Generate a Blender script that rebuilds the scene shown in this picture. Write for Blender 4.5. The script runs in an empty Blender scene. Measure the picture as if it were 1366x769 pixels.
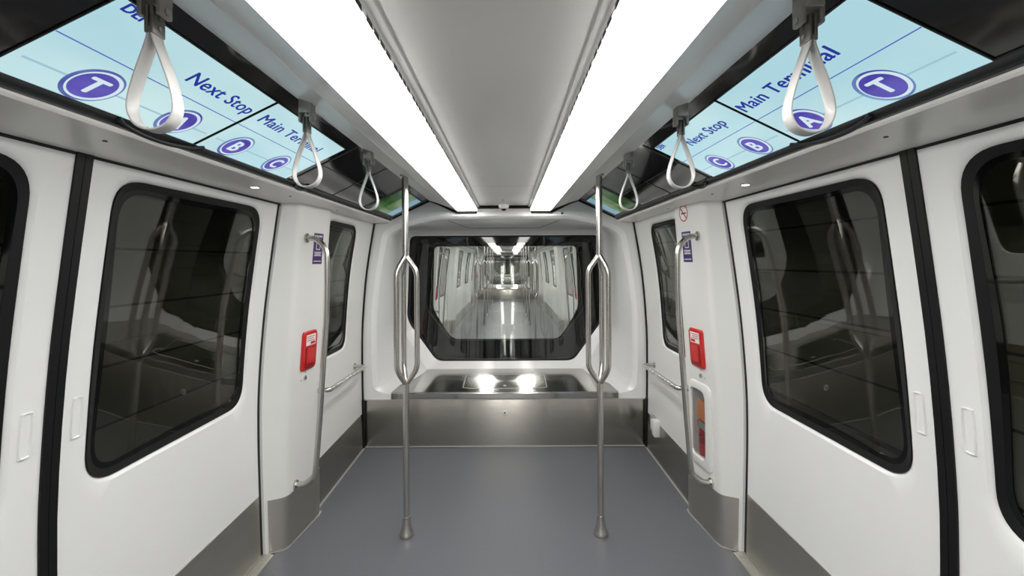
import bpy, bmesh, math, random
from mathutils import Vector, Matrix
random.seed(4)
C = bpy.context.scene.collection
PI = math.pi
R = math.radians

# ------------------------------------------------------------------ materials
def lin(c):
    return tuple(((v/255)/12.92 if v/255 <= .04045 else ((v/255+.055)/1.055)**2.4) for v in c) + (1,)

def mat(name, rgb, rough=.5, metal=0, coat=0, spec=.5, emit=None, estr=0, bump=None, noise=None, aniso=0):
    m = bpy.data.materials.new(name); m.use_nodes = True
    nt = m.node_tree; b = nt.nodes['Principled BSDF']
    b.inputs['Base Color'].default_value = lin(rgb)
    b.inputs['Roughness'].default_value = rough
    b.inputs['Metallic'].default_value = metal
    b.inputs['Coat Weight'].default_value = coat
    b.inputs['Coat Roughness'].default_value = .08
    b.inputs['Specular IOR Level'].default_value = spec
    if emit:
        b.inputs['Emission Color'].default_value = lin(emit); b.inputs['Emission Strength'].default_value = estr
    if aniso:
        tg = nt.nodes.new('ShaderNodeTangent'); tg.direction_type = 'RADIAL'; tg.axis = 'Z'
        b.inputs['Anisotropic'].default_value = aniso; b.inputs['Anisotropic Rotation'].default_value = .25
        nt.links.new(tg.outputs[0], b.inputs['Tangent'])
    tc = nt.nodes.new('ShaderNodeTexCoord')
    mp = nt.nodes.new('ShaderNodeMapping'); nt.links.new(tc.outputs['Object'], mp.inputs['Vector'])
    if noise:   # (scale vec, amount, second colour)
        sc, amt, rgb2 = noise
        mp.inputs['Scale'].default_value = sc
        n = nt.nodes.new('ShaderNodeTexNoise'); n.inputs['Scale'].default_value = 1; n.inputs['Detail'].default_value = 4
        nt.links.new(mp.outputs[0], n.inputs['Vector'])
        r = nt.nodes.new('ShaderNodeMapRange'); r.inputs['From Min'].default_value = .3; r.inputs['From Max'].default_value = .7
        r.inputs['To Max'].default_value = amt
        nt.links.new(n.outputs['Fac'], r.inputs['Value'])
        x = nt.nodes.new('ShaderNodeMix'); x.data_type = 'RGBA'
        x.inputs[6].default_value = lin(rgb); x.inputs[7].default_value = lin(rgb2)
        nt.links.new(r.outputs[0], x.inputs[0]); nt.links.new(x.outputs[2], b.inputs['Base Color'])
    if bump:    # (scale vec, strength, distance)
        sc, st, ds = bump
        mp2 = nt.nodes.new('ShaderNodeMapping'); nt.links.new(tc.outputs['Object'], mp2.inputs['Vector'])
        mp2.inputs['Scale'].default_value = sc
        n2 = nt.nodes.new('ShaderNodeTexNoise'); n2.inputs['Scale'].default_value = 1; n2.inputs['Detail'].default_value = 3
        nt.links.new(mp2.outputs[0], n2.inputs['Vector'])
        bp = nt.nodes.new('ShaderNodeBump'); bp.inputs['Strength'].default_value = st; bp.inputs['Distance'].default_value = ds
        nt.links.new(n2.outputs['Fac'], bp.inputs['Height']); nt.links.new(bp.outputs[0], b.inputs['Normal'])
    return m

M = {}
M['white'] = mat('white_panel', (226, 227, 225), .38, coat=.25, noise=((1.2, .8, .5), .5, (220, 221, 219)))
M['door'] = mat('door_panel', (228, 229, 229), .42, coat=.15, noise=((1, .7, .6), .5, (222, 223, 224)))
M['endcap'] = mat('end_moulding', (228, 229, 229), .22, coat=.5, noise=((2, 2, 2), .4, (222, 223, 224)))
M['ledge'] = mat('ledge_panel', (240, 239, 235), .35, coat=.2, noise=((2, 1, 2), .4, (234, 233, 229)))
M['beam'] = mat('beam_panel', (238, 237, 233), .3, metal=.1, noise=((2, 1.2, 2), .5, (228, 227, 223)))
M['ceil'] = mat('ceiling_panel', (224, 223, 221), .26, metal=.15, noise=((3, 1.4, 3), .6, (216, 215, 213)))
M['cove'] = mat('white_cove', (240, 240, 238), .25, coat=.6, noise=((3, 1, 3), .3, (215, 216, 216)))
M['black'] = mat('black_rubber', (9, 10, 12), .5, spec=.3, noise=((30, 30, 30), .5, (14, 15, 18)))
M['gloss'] = mat('black_gloss', (10, 11, 12), .08, coat=.5, noise=((3, 3, 3), .4, (15, 16, 17)))
M['frit'] = mat('black_glass_border', (8, 9, 10), .04, noise=((3, 3, 3), .4, (12, 12, 13)))
M['dgrey'] = mat('dark_grey_plastic', (62, 63, 64), .35, noise=((20, 20, 20), .4, (54, 55, 56)))
M['cable'] = mat('cable_black', (16, 16, 17), .4, noise=((20, 20, 20), .4, (20, 20, 21)))
M['steel'] = mat('brushed_steel', (192, 189, 182), .25, metal=1, noise=((2, 260, 260), .35, (180, 177, 170)), aniso=.92)
M['steeltop'] = mat('brushed_steel_top', (196, 194, 190), .15, metal=1, noise=((2, 30, 2), .3, (180, 178, 174)), aniso=.8)
M['kick'] = mat('dark_brushed_steel', (160, 158, 153), .27, metal=1, noise=((200, 2, 260), .4, (148, 146, 141)), aniso=.8)
M['foot'] = mat('pale_brushed_steel', (206, 202, 194), .36, metal=1, noise=((3, 3, 200), .35, (190, 186, 178)), aniso=.5)
M['rail'] = mat('satin_steel_tube', (198, 195, 190), .26, metal=1, noise=((60, 60, 60), .2, (188, 185, 180)))
M['alu'] = mat('aluminium', (196, 196, 188), .4, metal=.7, noise=((4, 90, 30), .4, (176, 176, 168)))
M['bead'] = mat('pale_bead', (172, 172, 168), .4, noise=((4, 4, 4), .3, (162, 162, 158)))
M['strap'] = mat('strap_grey', (184, 184, 183), .42, coat=.2, noise=((30, 30, 30), .3, (174, 174, 173)))
M['clamp'] = mat('clamp_grey', (128, 126, 120), .35, metal=.5, noise=((30, 30, 30), .4, (76, 74, 70)))
M['brkt'] = mat('bracket_grey', (168, 166, 160), .35, metal=.5, noise=((30, 30, 30), .4, (150, 148, 142)))
M['red'] = mat('red_plastic', (205, 30, 28), .3, coat=.4, noise=((20, 20, 20), .3, (190, 24, 24)))
M['dred'] = mat('dark_red_plastic', (140, 16, 18), .35, noise=((20, 20, 20), .3, (125, 14, 16)))
M['orange'] = mat('orange_card', (226, 140, 84), .6, noise=((14, 14, 14), .4, (210, 122, 70)))
M['purple'] = mat('purple_sticker', (56, 34, 96), .5, noise=((20, 20, 20), .3, (50, 30, 88)))
M['paper'] = mat('white_print', (232, 232, 230), .5, noise=((20, 20, 20), .3, (225, 225, 223)))
M['ink'] = mat('dark_print', (40, 38, 40), .5, noise=((20, 20, 20), .3, (48, 46, 48)))
M['redink'] = mat('red_print', (176, 44, 40), .5, noise=((20, 20, 20), .3, (166, 40, 38)))
M['grey'] = mat('grey_plastic', (150, 151, 150), .4, noise=((20, 20, 20), .3, (140, 141, 140)))
M['groove'] = mat('panel_groove', (112, 113, 112), .6, noise=((20, 20, 20), .3, (104, 105, 104)))
M['floor'] = mat('grey_floor_vinyl', (104, 106, 112), .42, noise=((160, 160, 160), .8, (86, 88, 94)), bump=((240, 240, 240), .08, .002))
M['exterior'] = mat('dark_exterior', (38, 39, 42), .35, noise=((3, 3, 3), .5, (30, 31, 33)))

def emission(name, rgb, s):
    m = bpy.data.materials.new(name); m.use_nodes = True
    nt = m.node_tree; nt.nodes.clear()
    e = nt.nodes.new('ShaderNodeEmission'); o = nt.nodes.new('ShaderNodeOutputMaterial')
    e.inputs[0].default_value = lin(rgb); e.inputs[1].default_value = s
    nt.links.new(e.outputs[0], o.inputs[0]); return m
LIGHT = 14.0
M['lamp'] = emission('led_diffuser', (255, 252, 247), LIGHT)
M['spot'] = emission('downlight_lens', (255, 246, 226), 6)
def screen(name, rgb, s=1.0, rgb2=None, scale=(1, 1, 1), rough=.12):
    m = mat(name, (8, 8, 8), rough, emit=rgb, estr=s)
    if rgb2:
        nt = m.node_tree; b = nt.nodes['Principled BSDF']
        tc = nt.nodes.new('ShaderNodeTexCoord'); mp = nt.nodes.new('ShaderNodeMapping'); mp.inputs['Scale'].default_value = scale
        n = nt.nodes.new('ShaderNodeTexNoise'); n.inputs['Scale'].default_value = 1; n.inputs['Detail'].default_value = 2
        x = nt.nodes.new('ShaderNodeMix'); x.data_type = 'RGBA'
        x.inputs[6].default_value = lin(rgb); x.inputs[7].default_value = lin(rgb2)
        r = nt.nodes.new('ShaderNodeMapRange'); r.inputs['From Min'].default_value = .35; r.inputs['From Max'].default_value = .65
        nt.links.new(tc.outputs['Object'], mp.inputs[0]); nt.links.new(mp.outputs[0], n.inputs['Vector'])
        nt.links.new(n.outputs['Fac'], r.inputs['Value']); nt.links.new(r.outputs[0], x.inputs[0]); nt.links.new(x.outputs[2], b.inputs['Emission Color'])
    return m
M['scr'] = screen('screen_pale_cyan', (196, 226, 228), 1.0, (172, 212, 222), (3, 1.4, 3))
M['s_line'] = screen('screen_blue_line', (92, 112, 206), .8)
M['s_text'] = screen('screen_blue_text', (44, 58, 168), .75)
M['s_disc'] = screen('screen_violet_disc', (98, 84, 196), .85, (66, 58, 168), (14, 6, 14))
M['s_ring'] = screen('screen_blue_ring', (70, 78, 172), .8, (120, 170, 214), (9, 9, 9))
M['s_white'] = screen('screen_white', (214, 232, 240), .92)
M['s_pale'] = screen('screen_pale_blue', (160, 200, 216), .9)
M['s_green'] = screen('screen_green', (84, 128, 66), .5, (150, 178, 130), (9, 5, 9))
M['s_dgreen'] = screen('screen_dark_green', (34, 78, 30), .5, (70, 116, 54), (12, 7, 12))
M['s_sky'] = screen('screen_sky', (120, 168, 196), .65, (150, 190, 208), (7, 7, 7))

def glass(name, tint, ior=1.55, k=1.0):
    m = bpy.data.materials.new(name); m.use_nodes = True
    nt = m.node_tree; nt.nodes.clear()
    t = nt.nodes.new('ShaderNodeBsdfTransparent'); t.inputs[0].default_value = (*tint, 1)
    g = nt.nodes.new('ShaderNodeBsdfGlossy'); g.inputs['Roughness'].default_value = .0; g.inputs[0].default_value = (k, k, k, 1)
    f = nt.nodes.new('ShaderNodeFresnel'); ge = nt.nodes.new('ShaderNodeNewGeometry'); mr = nt.nodes.new('ShaderNodeMapRange')
    mr.inputs['To Min'].default_value = ior; mr.inputs['To Max'].default_value = 1/ior
    nt.links.new(ge.outputs['Backfacing'], mr.inputs['Value']); nt.links.new(mr.outputs[0], f.inputs[0])
    x = nt.nodes.new('ShaderNodeMixShader'); o = nt.nodes.new('ShaderNodeOutputMaterial')
    nt.links.new(f.outputs[0], x.inputs[0]); nt.links.new(t.outputs[0], x.inputs[1]); nt.links.new(g.outputs[0], x.inputs[2])
    nt.links.new(x.outputs[0], o.inputs[0]); return m
M['tint'] = glass('tinted_window_glass', (.66, .67, .63), 1.75)
M['clear'] = glass('end_window_glass', (.93, .94, .93), 1.5)
M['pane'] = glass('small_pane', (.9, .92, .92), 1.45)

def tunnel_mat():
    m = mat('tunnel_concrete', (120, 118, 108), .85, noise=((1.5, 1.5, 1.5), .8, (50, 50, 48)))
    nt = m.node_tree; b = nt.nodes['Principled BSDF']
    tc = nt.nodes.new('ShaderNodeTexCoord'); mp = nt.nodes.new('ShaderNodeMapping')
    mp.inputs['Rotation'].default_value = (R(90), 0, R(90))
    br = nt.nodes.new('ShaderNodeTexBrick'); br.inputs['Scale'].default_value = 1.6; br.inputs['Mortar Size'].default_value = .012
    br.inputs['Color1'].default_value = lin((150, 147, 134)); br.inputs['Color2'].default_value = lin((122, 120, 110)); br.inputs['Mortar'].default_value = lin((50, 49, 44))
    nt.links.new(tc.outputs['Object'], mp.inputs[0]); nt.links.new(mp.outputs[0], br.inputs['Vector'])
    nt.links.new(br.outputs['Color'], b.inputs['Base Color']); return m
M['tunnel'] = tunnel_mat()

# ------------------------------------------------------------------ object helpers
def tag(o, label=None, cat=None, group=None, kind=None):
    if label: o['label'] = label
    if cat: o['category'] = cat
    if group: o['group'] = group
    if kind: o['kind'] = kind
    return o

def link(name, me, parent=None):
    o = bpy.data.objects.new(name, me); C.objects.link(o)
    if parent is not None:
        o.parent = parent
        o.matrix_parent_inverse = Matrix.Translation(parent.location).inverted() if parent.type == 'EMPTY' else Matrix.Identity(4)
    return o

def obj(name, bm, m, parent=None, angle=32, recalc=True, mats=None):
    if recalc: bmesh.ops.recalc_face_normals(bm, faces=bm.faces)
    me = bpy.data.meshes.new(name)
    for f in bm.faces: f.smooth = True
    bm.to_mesh(me); bm.free()
    for k in (mats or [m]): me.materials.append(M[k])
    me.set_sharp_from_angle(angle=R(angle))
    return link(name, me, parent)

def empty(name, loc):
    o = bpy.data.objects.new(name, None); o.empty_display_size = .1; C.objects.link(o)
    o.location = loc; bpy.context.view_layer.update(); return o

def box(bm, x0, x1, y0, y1, z0, z1, bev=0, seg=2):
    r = bmesh.ops.create_cube(bm, size=1, matrix=Matrix.Translation(((x0+x1)/2, (y0+y1)/2, (z0+z1)/2)) @ Matrix.Diagonal((abs(x1-x0), abs(y1-y0), abs(z1-z0), 1)))
    if bev:
        es = list({e for v in r['verts'] for e in v.link_edges})
        bmesh.ops.bevel(bm, geom=es, offset=bev, segments=seg, profile=.5, affect='EDGES')

def rings(bm, rs, close=True, cyc=False, cap=(False, False)):
    vs = [[bm.verts.new(p) for p in r] for r in rs]
    n = len(rs[0]); seq = list(range(len(vs))) + ([0] if cyc else [])
    for a, b in zip(seq, seq[1:]):
        for i in range(n if close else n-1):
            j = (i+1) % n
            try: bm.faces.new((vs[a][i], vs[a][j], vs[b][j], vs[b][i]))
            except ValueError: pass
    if cap[0]: bm.faces.new(vs[0])
    if cap[1]: bm.faces.new(vs[-1][::-1])
    return vs

def fillet(pts, r, seg=6):
    pts = [Vector(p) for p in pts]; rr = r if isinstance(r, (list, tuple)) else [r]*len(pts)
    out = [pts[0]]
    for i in range(1, len(pts)-1):
        p, a, b = pts[i], (pts[i-1]-pts[i]), (pts[i+1]-pts[i])
        d = min(rr[i], a.length*.49, b.length*.49)
        p0, p1 = p+a.normalized()*d, p+b.normalized()*d
        for k in range(seg+1):
            t = k/seg
            out.append(p0*(1-t)**2 + p*2*t*(1-t) + p1*t*t)
    out.append(pts[-1]); return out

def tube(bm, pts, r, n=14, cap=True):
    pts = [Vector(p) for p in pts]
    rr = r if isinstance(r, (list, tuple)) else [r]*len(pts)
    T = []
    for i in range(len(pts)):
        a = pts[max(i-1, 0)]; b = pts[min(i+1, len(pts)-1)]; T.append((b-a).normalized())
    u = T[0].orthogonal().normalized(); rs = []
    for i, p in enumerate(pts):
        u = (u - T[i]*u.dot(T[i])).normalized(); w = T[i].cross(u)
        rs.append([p + (u*math.cos(2*PI*k/n) + w*math.sin(2*PI*k/n))*rr[i] for k in range(n)])
    rings(bm, rs, cap=(cap, cap))

def cyl(bm, p0, p1, r, n=20, r2=None):
    tube(bm, [p0, p1], [r, r if r2 is None else r2], n)

def lathe(bm, c, prof, n=24):
    rs = [[Vector((c[0]+r*math.cos(2*PI*k/n), c[1]+r*math.sin(2*PI*k/n), z)) for k in range(n)] for r, z in prof]
    rings(bm, rs, cap=(True, True))

def rounded(poly, rad, seg=6):
    n = len(poly); rr = rad if isinstance(rad, (list, tuple)) else [rad]*n; out = []
    for i in range(n):
        p, a, b = Vector(poly[i]), Vector(poly[i-1])-Vector(poly[i]), Vector(poly[(i+1) % n])-Vector(poly[i])
        d = min(rr[i], a.length*.49, b.length*.49)
        if d <= 0: out.append(tuple(p)); continue
        p0, p1 = p+a.normalized()*d, p+b.normalized()*d
        for k in range(seg+1):
            t = k/seg; out.append(tuple(p0*(1-t)**2 + p*2*t*(1-t) + p1*t*t))
    return out
def rrect(y0, y1, z0, z1, r, seg=6): return rounded([(y0, z0), (y1, z0), (y1, z1), (y0, z1)], r, seg)

def raycast(poly, c, angs):
    out = []
    for a in angs:
        d = (math.cos(a), math.sin(a)); best = 0
        for i in range(len(poly)):
            p, q = poly[i-1], poly[i]
            ex, ey = q[0]-p[0], q[1]-p[1]
            den = d[0]*ey - d[1]*ex
            if abs(den) < 1e-12: continue
            wx, wy = p[0]-c[0], p[1]-c[1]
            t = (wx*ey - wy*ex)/den; s = (wx*d[1] - wy*d[0])/den
            if -1e-6 <= s <= 1+1e-6 and t > best: best = t
        out.append((c[0]+d[0]*best, c[1]+d[1]*best))
    return out
def angles(c, polys, n=64):
    A = [2*PI*k/n - PI for k in range(n)]
    for p in polys: A += [math.atan2(q[1]-c[1], q[0]-c[0]) for q in p]
    A.sort(); out = []
    for a in A:
        if not out or a-out[-1] > 1e-4: out.append(a)
    return out

def interp(tab, z):
    if z <= tab[0][0]: return tab[0][1]
    for (a, b), (c, d) in zip(tab, tab[1:]):
        if z <= c: return b+(d-b)*(z-a)/(c-a)
    return tab[-1][1]
def smooth(tab):   # dense Catmull-Rom table
    out = []
    for i in range(len(tab)-1):
        p0 = tab[max(i-1, 0)]; p1 = tab[i]; p2 = tab[i+1]; p3 = tab[min(i+2, len(tab)-1)]
        m1 = (p2[1]-p0[1])/(p2[0]-p0[0]); m2 = (p3[1]-p1[1])/(p3[0]-p1[0]); h = p2[0]-p1[0]
        for k in range(8):
            t = k/8
            out.append((p1[0]+h*t, (2*t**3-3*t*t+1)*p1[1]+(t**3-2*t*t+t)*h*m1+(-2*t**3+3*t*t)*p2[1]+(t**3-t*t)*h*m2))
    out.append(tab[-1]); return out
DT = smooth([(0, 1.345), (.49, 1.358), (.7, 1.361), (.94, 1.357), (1.32, 1.328), (1.67, 1.284), (2.0, 1.236)])
WT = smooth([(0, 1.245), (.5, 1.257), (.85, 1.26), (1.1, 1.254), (1.55, 1.216), (2.03, 1.138)])
PT = smooth([(0, 1.238), (.4, 1.237), (.77, 1.234), (1.085, 1.214), (1.55, 1.183), (2.0, 1.148)])
HD = lambda z: interp(DT, z)
HW = lambda z: interp(WT, z)
HP = lambda z: interp(PT, z)
def PX(y, z):      # pillar's inner face
    return HP(z) - .034*max(0, min(1, (y-2.62)/.33))
ZTOP = 2.0
YC = -2.425          # middle of the car
ZS = [ZTOP*k/18 for k in range(19)]

def side_pt(s, X, off, y, z): return Vector((s*(X(z)+off), y, z))

def panel_hole(bm, s, X, y0, y1, z0, z1, hole, th=.035, lip=.014):
    """wall skin with a hole, its lip sunk outwards, closed behind"""
    cy = sum(p[0] for p in hole)/len(hole); cz = sum(p[1] for p in hole)/len(hole); c = (cy, cz)
    rect = [(y0, z0), (y1, z0), (y1, z1), (y0, z1)]
    A = angles(c, [rect, hole], 48)
    h = raycast(hole, c, A); r = raycast(rect, c, A)
    ex = [(c[0]+(p[0]-c[0])*1.035, c[1]+(p[1]-c[1])*1.03) for p in h]
    ring = []
    for t in (1, .8, .6, .4, .2, 0):
        ring.append([side_pt(s, X, 0, e[0]+(q[0]-e[0])*t, e[1]+(q[1]-e[1])*t) for e, q in zip(ex, r)])
    ring.append([side_pt(s, X, lip*.5, (e[0]*.35+p[0]*.65), (e[1]*.35+p[1]*.65)) for e, p in zip(ex, h)])
    ring.append([side_pt(s, X, lip, *p) for p in h])
    ring.append([side_pt(s, X, th, *p) for p in h])
    for t in (.5, 1):
        ring.append([side_pt(s, X, th, e[0]+(q[0]-e[0])*t, e[1]+(q[1]-e[1])*t) for e, q in zip(h, r)])
    rings(bm, ring, cyc=True)

def ring_strip(bm, s, X, outer, c, k_in, off0, off1, th=.006):
    """flat band following contour 'outer', inset by k_in metres"""
    A = angles(c, [outer], 48)
    o = raycast(outer, c, A)
    i = [(p[0]-(p[0]-c[0])/math.hypot(p[0]-c[0], p[1]-c[1])*k_in, p[1]-(p[1]-c[1])/math.hypot(p[0]-c[0], p[1]-c[1])*k_in) for p in o]
    rings(bm, [[side_pt(s, X, off0, *p) for p in o], [side_pt(s, X, off1, *p) for p in i],
               [side_pt(s, X, off1+th, *p) for p in i], [side_pt(s, X, off0+th, *p) for p in o]], cyc=True)
    return i

def pane_mesh(bm, s, X, contour, c, off, th=.005):
    A = angles(c, [contour], 24); p = raycast(contour, c, A)
    def rr(o): return [[side_pt(s, X, o, c[0]+(q[0]-c[0])*t, c[1]+(q[1]-c[1])*t) for q in p] for t in (1, .75, .5, .25, .02)]
    f = rr(off); b = rr(off+th)
    rings(bm, f[::-1] + b, cap=(True, True))

def side_window(s, X, hole, parent, kind='tint'):
    cy = sum(p[0] for p in hole)/len(hole); cz = sum(p[1] for p in hole)/len(hole); c = (cy, cz)
    b = bmesh.new(); i = ring_strip(b, s, X, [(c[0]+(p[0]-c[0])*.999, c[1]+(p[1]-c[1])*.999) for p in hole], c, .028, .006, .014)
    obj('window_seal', b, 'black', parent)
    b = bmesh.new(); j = ring_strip(b, s, X, i, c, .02, .0145, .0145, .004)
    obj('glass_border', b, 'frit', parent)
    b = bmesh.new(); pane_mesh(b, s, X, i, c, .019)
    return obj('window_pane', b, kind, parent)

def skin_strip(bm, X, s, y0, y1, z0, z1, off, th, nz=8, ny=1):
    """thin sheet following a side profile"""
    zs = [z0+(z1-z0)*k/nz for k in range(nz+1)]
    rs = [[side_pt(s, X, off, y0, z), side_pt(s, X, off, y1, z), side_pt(s, X, off+th, y1, z), side_pt(s, X, off+th, y0, z)] for z in zs]
    rings(bm, rs, cap=(True, True))

HALF = []    # (root, copy?) everything of half a car that other halves repeat
SIDE = {-1: 'left', 1: 'right'}

# ------------------------------------------------------------------ floor
b = bmesh.new(); box(b, -1.286, 1.286, YC, 4.06, -.05, 0)
fl = tag(obj('floor', b, 'floor'), kind='structure'); HALF.append(fl)

# ------------------------------------------------------------------ doors (structure)
def door_leaf(n, s, near):
    f = (lambda y: 2.74-y) if near else (lambda y: y)
    def P(a, b): return (min(f(a), f(b)), max(f(a), f(b)))
    y0, y1 = P(1.397, 2.522)
    hole = rrect(*P(1.50, 2.385), .897, 1.925, .115, 9)
    b = bmesh.new(); panel_hole(b, s, HD, y0, y1, .012, 1.985, hole)
    d = tag(obj('door_%d' % n, b, 'door'), kind='structure')
    side_window(s, HD, hole, d)
    b = bmesh.new(); skin_strip(b, HD, s, *P(1.371, 1.397), .012, 1.985, -.006, .03, 14); obj('edge_seal', b, 'black', d)
    b = bmesh.new(); skin_strip(b, HD, s, *P(1.41, 2.515), .02, .345, -.004, .0038, 4); obj('kick_plate', b, 'foot', d)
    # sunk finger grip: rim and shaded dish built as real relief
    b = bmesh.new()
    c = (f(1.447), 1.15); cont = rrect(c[0]-.014, c[0]+.014, 1.088, 1.212, .008)
    A = angles(c, [], 32); o = raycast(cont, c, A)
    sc = lambda k, off: [side_pt(s, HD, off, c[0]+(p[0]-c[0])*(1+(k-1)*1), c[1]+(p[1]-c[1])*(1+(k-1)*.3)) for p in o]
    rings(b, [sc(1.3, .0), sc(1.22, -.006), sc(1.1, -.0065), sc(.95, -.0008), sc(.02, -.0008)], cap=(False, True))
    obj('finger_grip', b, 'door', d)
    b = bmesh.new(); skin_strip(b, HD, s, *P(2.522, 2.548), .0, 1.985, .002, .03, 14); obj('jamb_seal', b, 'black', d)
    HALF.append(d); return d
door_leaf(1, -1, False); door_leaf(2, -1, True); door_leaf(3, 1, False); door_leaf(4, 1, True)

# ------------------------------------------------------------------ side walls, pillars
def pillar(s, mir, parent, niche=False):
    f = (lambda y: 2.74-y) if mir else (lambda y: y)
    ys_face = [2.64, 2.725, 2.905, 2.955]
    zs = sorted(set(ZS + [.42, .85]))
    rs = []
    for z in zs:
        p = [(HD(z)+.03, 2.549), (HD(z)-.012, 2.549), (HD(z)-.016, 2.553), (HP(z)+.022, 2.592), (HP(z)+.009, 2.604), (HP(z)+.002, 2.62)]
        p += [(PX(y, z), y) for y in ys_face]
        p += [(PX(2.955, z)+.006, 2.975), (HW(z)-.012, 2.992), (HW(z)+.03, 2.998)]
        p += [(HW(z)+.12, 2.99), (HW(z)+.12, 2.56)]
        rs.append([Vector((s*x, f(y), z)) for x, y in p])
    b = bmesh.new(); vs = rings(b, rs, cap=(True, True))
    if niche:
        i0, i1 = zs.index(.42), zs.index(.85)
        kill = []
        for fc in b.faces:
            cc = fc.calc_center_median()
            if .42 < cc.z < .85 and 2.725 < cc.y < 2.905 and abs(cc.x) < 1.24: kill.append(fc)
        bmesh.ops.delete(b, geom=kill, context='FACES_ONLY')
        A_ = [Vector((s*PX(y, z), y, z)) for y, z in ((2.725, .42), (2.905, .42), (2.905, .85), (2.725, .85))]
        B_ = [Vector((s*1.34, v.y, v.z)) for v in A_]
        rings(b, [A_, B_], cap=(False, True))
    o = obj('pillar', b, 'white', parent, recalc=not niche)
    if niche:
        bm = bmesh.new(); bm.from_mesh(o.data); bmesh.ops.remove_doubles(bm, verts=bm.verts, dist=1e-4)
        bmesh.ops.recalc_face_normals(bm, faces=bm.faces); bm.to_mesh(o.data); bm.free(); o.data.set_sharp_from_angle(angle=R(32))
    # steel wrap at the foot
    b = bmesh.new(); rs = []
    for z in (0.004, .1, .2, .30):
        fa, fb = Vector((HD(z)-.016, 2.553)), Vector((HP(z)+.022, 2.592))
        pts = [tuple(fa.lerp(fb, .16)), (HP(z)+.022, 2.592), (HP(z)+.009, 2.604), (HP(z)+.002, 2.62)] + [(PX(y, z), y) for y in ys_face] + [(PX(2.955, z)+.006, 2.975), (HW(z)-.012, 2.992)]
        o_ = []; cen = Vector((1.32, 2.79))
        for x, y in pts:
            d = Vector((-.3, -.95) if y < 2.6 else ((-.8, -.6) if y < 2.61 else (-1, 0)))
            o_.append((x+d.x*.004, y+d.y*.004))
        loop = o_ + pts[::-1]
        rs.append([Vector((s*x, f(y), z)) for x, y in loop])
    rings(b, rs, cap=(True, True)); obj('steel_foot', b, 'foot', parent)
    b = bmesh.new(); rs = []
    for z in (.0, .006):
        pts = [(HD(0)-.03, 2.553), (HP(0)+.02, 2.586), (HP(0)+.004, 2.602), (HP(0)-.004, 2.622), (PX(2.955, 0)-.008, 2.955), (PX(2.955, 0)-.004, 2.99), (HW(0)-.012, 2.998)]
        loop = pts + [(x+.01, y+.006) for x, y in pts[::-1]]
        rs.append([Vector((s*x, f(y), z)) for x, y in loop])
    rings(b, rs, cap=(True, True)); obj('floor_bead', b, 'bead', parent)
    return o

def side_wall(s):
    b = bmesh.new()
    hole = rrect(3.045, 3.62, .965, 1.925, [.08, .11, .11, .08], 8)
    panel_hole(b, s, HW, 2.985, 4.03, 0, 2.03, hole)
    w = tag(obj('wall_' + SIDE[s], b, 'white'), kind='structure')
    side_window(s, HW, hole, w)
    b = bmesh.new(); skin_strip(b, HW, s, 2.99, 4.0, .008, .31, -.004, .0038, 4); obj('kick_plate', b, 'kick', w)
    b = bmesh.new(); box(b, s*(HW(0)-.004), s*(HW(0)-.014), 2.995, 4.0, 0, .006); obj('floor_bead', b, 'bead', w)
    # plain wall between the door pockets, seen in the cars before and behind
    b = bmesh.new(); hole2 = rrect(-1.8, -.62, .965, 1.925, .09)
    panel_hole(b, s, HW, YC, -.245, 0, 2.03, hole2)
    m = obj('middle_panel', b, 'white', w)
    side_window(s, HW, hole2, w)
    b = bmesh.new(); skin_strip(b, HW, s, YC, -.25, .008, .31, -.004, .0038, 4); obj('kick_plate', b, 'kick', w)
    pillar(s, False, w, niche=(s == 1)); pillar(s, True, w)
    HALF.append(w); return w
side_wall(-1); side_wall(1)

# thresholds
for k, s in ((1, -1), (2, 1)):
    b = bmesh.new(); box(b, s*1.286, s*1.375, .19, 2.548, -.05, .004)
    for q in range(5): box(b, s*(1.297+q*.0145), s*(1.303+q*.0145), .2, 2.54, .004, .006)
    box(b, s*1.30, s*1.362, 2.50, 2.545, .004, .009)
    HALF.append(tag(obj('trim_%d' % k, b, 'alu'), kind='structure'))

# outer skin keeps tunnel darkness out of the door pockets
for s in (-1, 1):
    b = bmesh.new(); rs = []
    for z in [2.05*k/10 for k in range(11)]:
        rs.append([Vector((s*(HD(min(z, 2.0))+a), y, z)) for a, y in ((.045, YC), (.045, .0), (.06, .0), (.06, YC))])
for s, n in ((-1, 3), (1, 4)):      # shelf above doors
    b = bmesh.new()
    prof = [(.996, 2.002), (.996, 1.993), (1.003, 1.987), (1.07, 1.984), (1.16, 1.979), (1.245, 1.970), (1.262, 1.985), (1.40, 1.99), (1.40, 2.06), (1.03, 2.06)]
    rings(b, [[Vector((s*x, y, z)) for x, z in prof] for y in (YC, 4.0)], cap=(True, True))
    t = tag(obj('trim_%d' % n, b, 'ledge'), kind='structure')
    b = bmesh.new(); box(b, s*1.238, s*1.252, .19, 2.55, 1.962, 1.974); obj('header_seal', b, 'black', t)
    for y in (1.27, 2.35, 3.0):
        b = bmesh.new(); cyl(b, (s*1.09, y, 1.984), (s*1.09, y, 1.9805), .006, 10); obj('screw_head', b, 'ink', t)
    HALF.append(t)

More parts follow.
